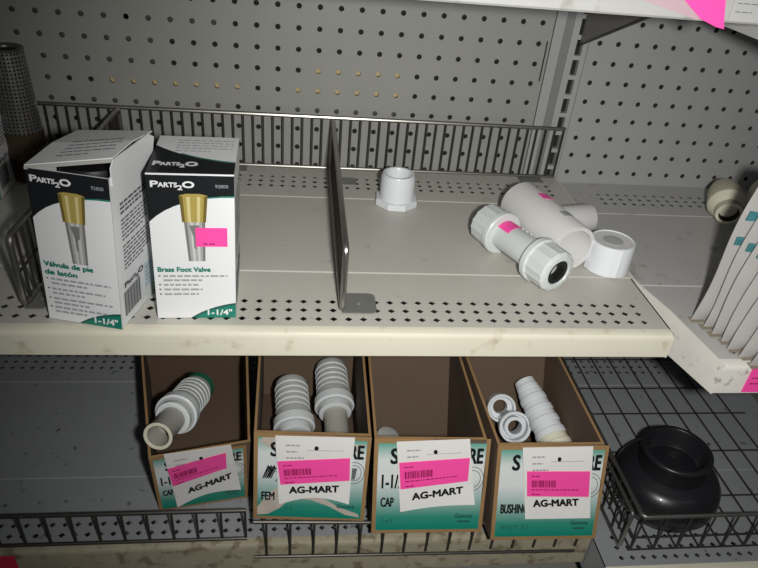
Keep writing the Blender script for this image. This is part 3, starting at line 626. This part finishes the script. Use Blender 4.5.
# ------------------------------------------------------------------ barbed adapters in the bins
def adapter(label, P0, P1, pipe=True, green=False, k=1.0, plen=1.9):
    """pipe end at P0 pointing at the viewer, barbed end towards P1"""
    P0, P1 = V(P0), V(P1); d = (P1-P0).normalized(); t = thing('insert_adapter', label, 'pipe fitting', P0, 'barbed pipe adapters in the bins')
    h = plen*k if pipe else 0
    if pipe:
        b = MB(); b.lathe([(.50*k, 1.2*k), (.50*k, .03), (.53*k, 0), (.64*k, 0), (.66*k, .03), (.64*k, .10), (.62*k, .14), (.60*k, h+.1)], P0, d, 'pvctan', 40, mats=['pvctan', 'pvccream', 'pvccream', 'pvccream', 'pvccream', 'pvctan', 'pvctan']); b.build('pipe_end', t)
    b = MB(); b.lathe([(.55*k, h), (.72*k, h), (.82*k, h+.03), (.82*k, h+.32*k), (.80*k, h+.36*k), (.92*k, h+.38*k), (1.02*k, h+.44*k), (1.02*k, h+.85*k), (.98*k, h+.9*k), (.7*k, h+.9*k)], P0, d, 'pvc', 48,
        mats=['pvcgrey', 'pvc', 'pvcgrey', 'pvc', 'pvcdull', 'pvc', 'pvcgrey', 'pvcgrey', 'pvcdull']); b.build('collar', t)  # whiter rims and greyer faces put light and shade into the colour
    b = MB(); h2 = h+.88*k; pr = [(.84*k, h2), (.84*k, h2+.5*k)]
    ms = ['pvcdull']
    for i in range(5): z = h2+.5*k+i*.34*k; pr += [(.865*k, z+.02), (.865*k, z+.07*k), (.80*k, z+.10*k), (.82*k, z+.32*k)]; ms += ['pvcgrey', 'pvcgrey', 'pvcdull', 'pvcdull']
    pr += [(.78*k, h2+2.3*k), (.6*k, h2+2.32*k), (.55*k, h2+1.5*k)]; ms += ['pvcdull']*3
    b.lathe(pr, P0, d, 'pvcdull', 48, rf=lambda a, i: 1, mats=ms); b.build('barbed_body', t)
    if green:
        b = MB(); b.lathe([(.5*k, h2+2.2*k), (.78*k, h2+2.32*k), (.78*k, h2+2.75*k), (.7*k, h2+2.85*k), (0, h2+2.85*k)], P0, d, 'greenplastic', 32); b.build('end_plug', t)['label'] = 'green plastic end plug'
adapter('grey barbed adapter lying across the leftmost tilted bin, open end toward viewer', (-17.61, -12.87, -7.0), (-16.28, -6.39, -9.0), True, True, .96, 1.7)
adapter('shorter barbed adapter on the left inside the scribbled bin', (-11.84, -10.42, -9.6), (-12.09, -7.34, -9.0), False, False, 1.0)
adapter('barbed adapter on the right inside the scribbled bin, pipe end forward', (-9.75, -10.75, -9.7), (-10.01, -5.55, -9.0), True, False, 1.0, 1.7)
c = V((-7.25, -9.3, -11.62)); b = MB(); d = V((.25, -.1, .9)).normalized()
b.lathe([(0, 0), (.6, 0), (.66, .06), (.68, .75), (.6, .90), (.45, .95), (0, .97)], c, d, 'pvcdull', 32); tag(b.build('cap_fitting', base=c), 'small grey pipe cap lying inside the bin lettered CAP', 'pipe fitting')

def bushing(label, O, d, r, L, m='pvc', detail=True, group=None):
    O = V(O); d = V(d).normalized(); t = thing('reducer_bushing', label, 'pipe fitting', O, group)
    b = MB(); b.lathe([(r*.80, .05), (r*.84, 0), (r*.97, 0), (r, .04), (r, .26*L), (r*.97, .3*L), (r*.90, .31*L), (r*.86, L), (r*.5, L), (r*.5, .5*L), (r*.8, .45*L), (r*.80, .05)], O, d, m, 40); b.build('outer_sleeve', t)
    if detail:
        b = MB(); b.lathe([(r*.42, .12), (r*.46, .05), (r*.60, .05), (r*.66, .1), (r*.66, .6*L), (r*.42, .6*L), (r*.42, .12)], O, d, m, 32); b.build('inner_sleeve', t)
    return t
bushing('white bushing at front left of the bin lettered BUSHING, concentric rings facing viewer', (-1.02, -10.86, -8.75), (.10, .80, -.52), .80, 1.1)
bushing('white bushing behind the ringed one at left in the bin lettered BUSHING', (-1.4, -9.62, -8.65), (.10, .84, -.50), .74, .9, detail=False)
S0, S1 = V((.66, -12.35, -8.68)), V((-.27, -8.9, -7.45)); sd = (S1-S0); Ls = sd.length; sd.normalize()
names = ['cream bushing at the near end of the nested stack in the right bin', 'second white bushing from the near end of the nested stack', 'third white bushing from the near end of the nested stack', 'third white bushing from the far end of the nested stack', 'second white bushing from the far end of the nested stack', 'narrowest white bushing at the far end of the nested stack']
for k in range(6):
    r = (.78, .77, .75, .72, .68, .57)[k]; p = S0+sd*(Ls*k/6); L = Ls/6
    t = thing('reducer_bushing', names[k], 'pipe fitting', p, 'bushings nested in a stack')
    b = MB(); b.lathe([(0, 0), (r*.9, 0), (r, .06), (r*.99, L*.45), (r*.93, L*.52), (r*.90, L*.98), (0, L*.98)], p, sd, 'pvccream' if k == 0 else 'pvc', 40); b.build('sleeve', t)

# ------------------------------------------------------------------ stickers on the shelf edges
def flat(name, pts, d, m, base, label, cat):
    b = MB(); n = len(pts); P = [V(p) for p in pts]; d = V(d); b.add(P+[p+d for p in P], [tuple(range(n)), tuple(range(n, 2*n))]+[(i, (i+1) % n, n+(i+1) % n, n+i) for i in range(n)], m); return b
y = YF-.04
b = flat('t', [(-1.75, y, 12.25), (-1.42, y, 11.6), (-.80, y-.02, 11.16), (-.30, y-.05, 10.99), (-.04, y-.06, 10.95), (-.08, y, 11.15), (-.42, y, 12.25)], (0, -.02, 0), 'pink', None, '', '')
tag(b.build('price_sticker', base=(-.6, y, 11.2)), 'torn pink sticker hanging off the upper shelf edge at top right', 'sticker')
b = flat('t', [(-4.2, y+.012, 11.95), (-2.6, y+.012, 11.52), (-.9, y+.012, 11.13), (-.75, y+.012, 11.16), (-1.3, y+.012, 11.5), (-1.5, y+.012, 12.0)], (0, -.012, 0), 'pinkpale', None, '', '')
tag(b.build('paper_remnant', base=(-2, y, 11.4)), 'pale pink torn paper beside the pink sticker on the upper shelf edge', 'sticker')
fr = Frame((.02, y-.0, 11.16), (2.2, 0, 0), (0, 0, 1.1)); b = MB(); b.slab([fr.p(0, 0), fr.p(1, 0), fr.p(1, 1), fr.p(0, 1)], (0, -.015, 0), 'labelpaper'); lines(b, fr, .06, .42, .45, 2, .2, 'ink', .1, n=.024); b.build
tag(b.build('price_label', base=(1.2, y, 11.6)), 'whitish paper price label at the right end of the upper shelf edge', 'label')
y = -16.05-.03; fr = Frame((4.95, y, -1.62), (1.9, 0, 0), (0, 0, 1.35)); b = MB(); b.slab([fr.p(0, 0), fr.p(1, 0), fr.p(1, 1), fr.p(0, 1)], (0, -.02, 0), 'pink')
lines(b, fr, .08, .5, .6, 2, .2, 'magenta', .2, n=.03); tag(b.build('price_sticker', base=(5.4, y, -1)), 'pink barcode sticker on the edge of the chipped right shelf', 'sticker')
y = YF-.03; b = MB(); b.slab([(-25.4, y, -13.2), (-23.72, y, -13.2), (-23.72, y, -12.22), (-23.82, y, -12.12), (-25.4, y, -12.12)], (0, -.02, 0), 'red') if False else b.slab([(-25.4, y, -13.4), (-23.7, y, -13.4), (-23.74, y, -12.16), (-25.4, y, -12.1)], (0, -.02, 0), 'red')
tag(b.build('price_sticker', base=(-24.5, y, -13)), 'red sticker on the bottom shelf edge at the lower left corner', 'sticker')
y = -16.63; b = MB(); b.slab([(7.3, y, -13.8), (9.4, y, -13.8), (9.4, y, -12.62), (7.3, y, -12.66)], (0, -.02, 0), 'red')
tag(b.build('price_sticker', base=(8.6, y, -13)), 'red sticker on the bottom shelf edge below the wire basket', 'sticker')

# ------------------------------------------------------------------ camera, flash, ambient light
def basis(pitch, yaw, roll):
    cy, sy, cp, sp = math.cos(yaw), math.sin(yaw), math.cos(pitch), math.sin(pitch)
    fw = V((sy*cp, cy*cp, -sp)); r = V((cy, -sy, 0)); u = r.cross(fw); c, s_ = math.cos(roll), math.sin(roll)
    return r*c+u*s_, u*c-r*s_, fw
r, u, fw = basis(.5705, .1487, .0984)
CP = V((-11.8534, -33.0808, 14.0106))
cam = bpy.data.cameras.new('camera'); co = bpy.data.objects.new('camera', cam); COL.objects.link(co)
M = Matrix((r, u, -fw)).transposed().to_4x4(); M.translation = CP*U; co.matrix_world = M
cam.sensor_width = 36; cam.sensor_fit = 'HORIZONTAL'; cam.lens = 648.935/758*36; cam.clip_start = .01
bpy.context.scene.camera = co
FLASH, WORLD, CEIL = 20.3, .035, 1.2
la = bpy.data.lights.new('camera_flash', 'SPOT'); la.energy = FLASH; la.color = (1, .985, .95); la.shadow_soft_size = .5*U; la.spot_size = math.radians(101); la.spot_blend = 1.0
lo = bpy.data.objects.new('camera_flash', la); COL.objects.link(lo); lo.location = (CP+r*2.3-u*.1-fw*.2)*U
lo.rotation_euler = ((fw+r*.10).to_track_quat('-Z', 'Y')).to_euler()
ce = bpy.data.lights.new('store_ceiling_light', 'AREA'); ce.shape = 'RECTANGLE'; ce.size = 2.4; ce.size_y = .4; ce.energy = CEIL; ce.color = (.95, 1, .98)
ob = bpy.data.objects.new('store_ceiling_light', ce); COL.objects.link(ob); ob.location = (.5, -1.9, 1.9)
ob.rotation_euler = (V((-.1, 0, 0))-V(ob.location)).to_track_quat('-Z', 'Y').to_euler()
w = bpy.data.worlds.new('world'); w.use_nodes = True; w.node_tree.nodes['Background'].inputs[0].default_value = (.8, .85, .9, 1); w.node_tree.nodes['Background'].inputs[1].default_value = WORLD
sc = bpy.context.scene; sc.world = w
vs = sc.view_settings; vs.view_transform = 'Standard'; vs.look = 'None'; vs.gamma = 1; vs.use_curve_mapping = False; vs.exposure = 0
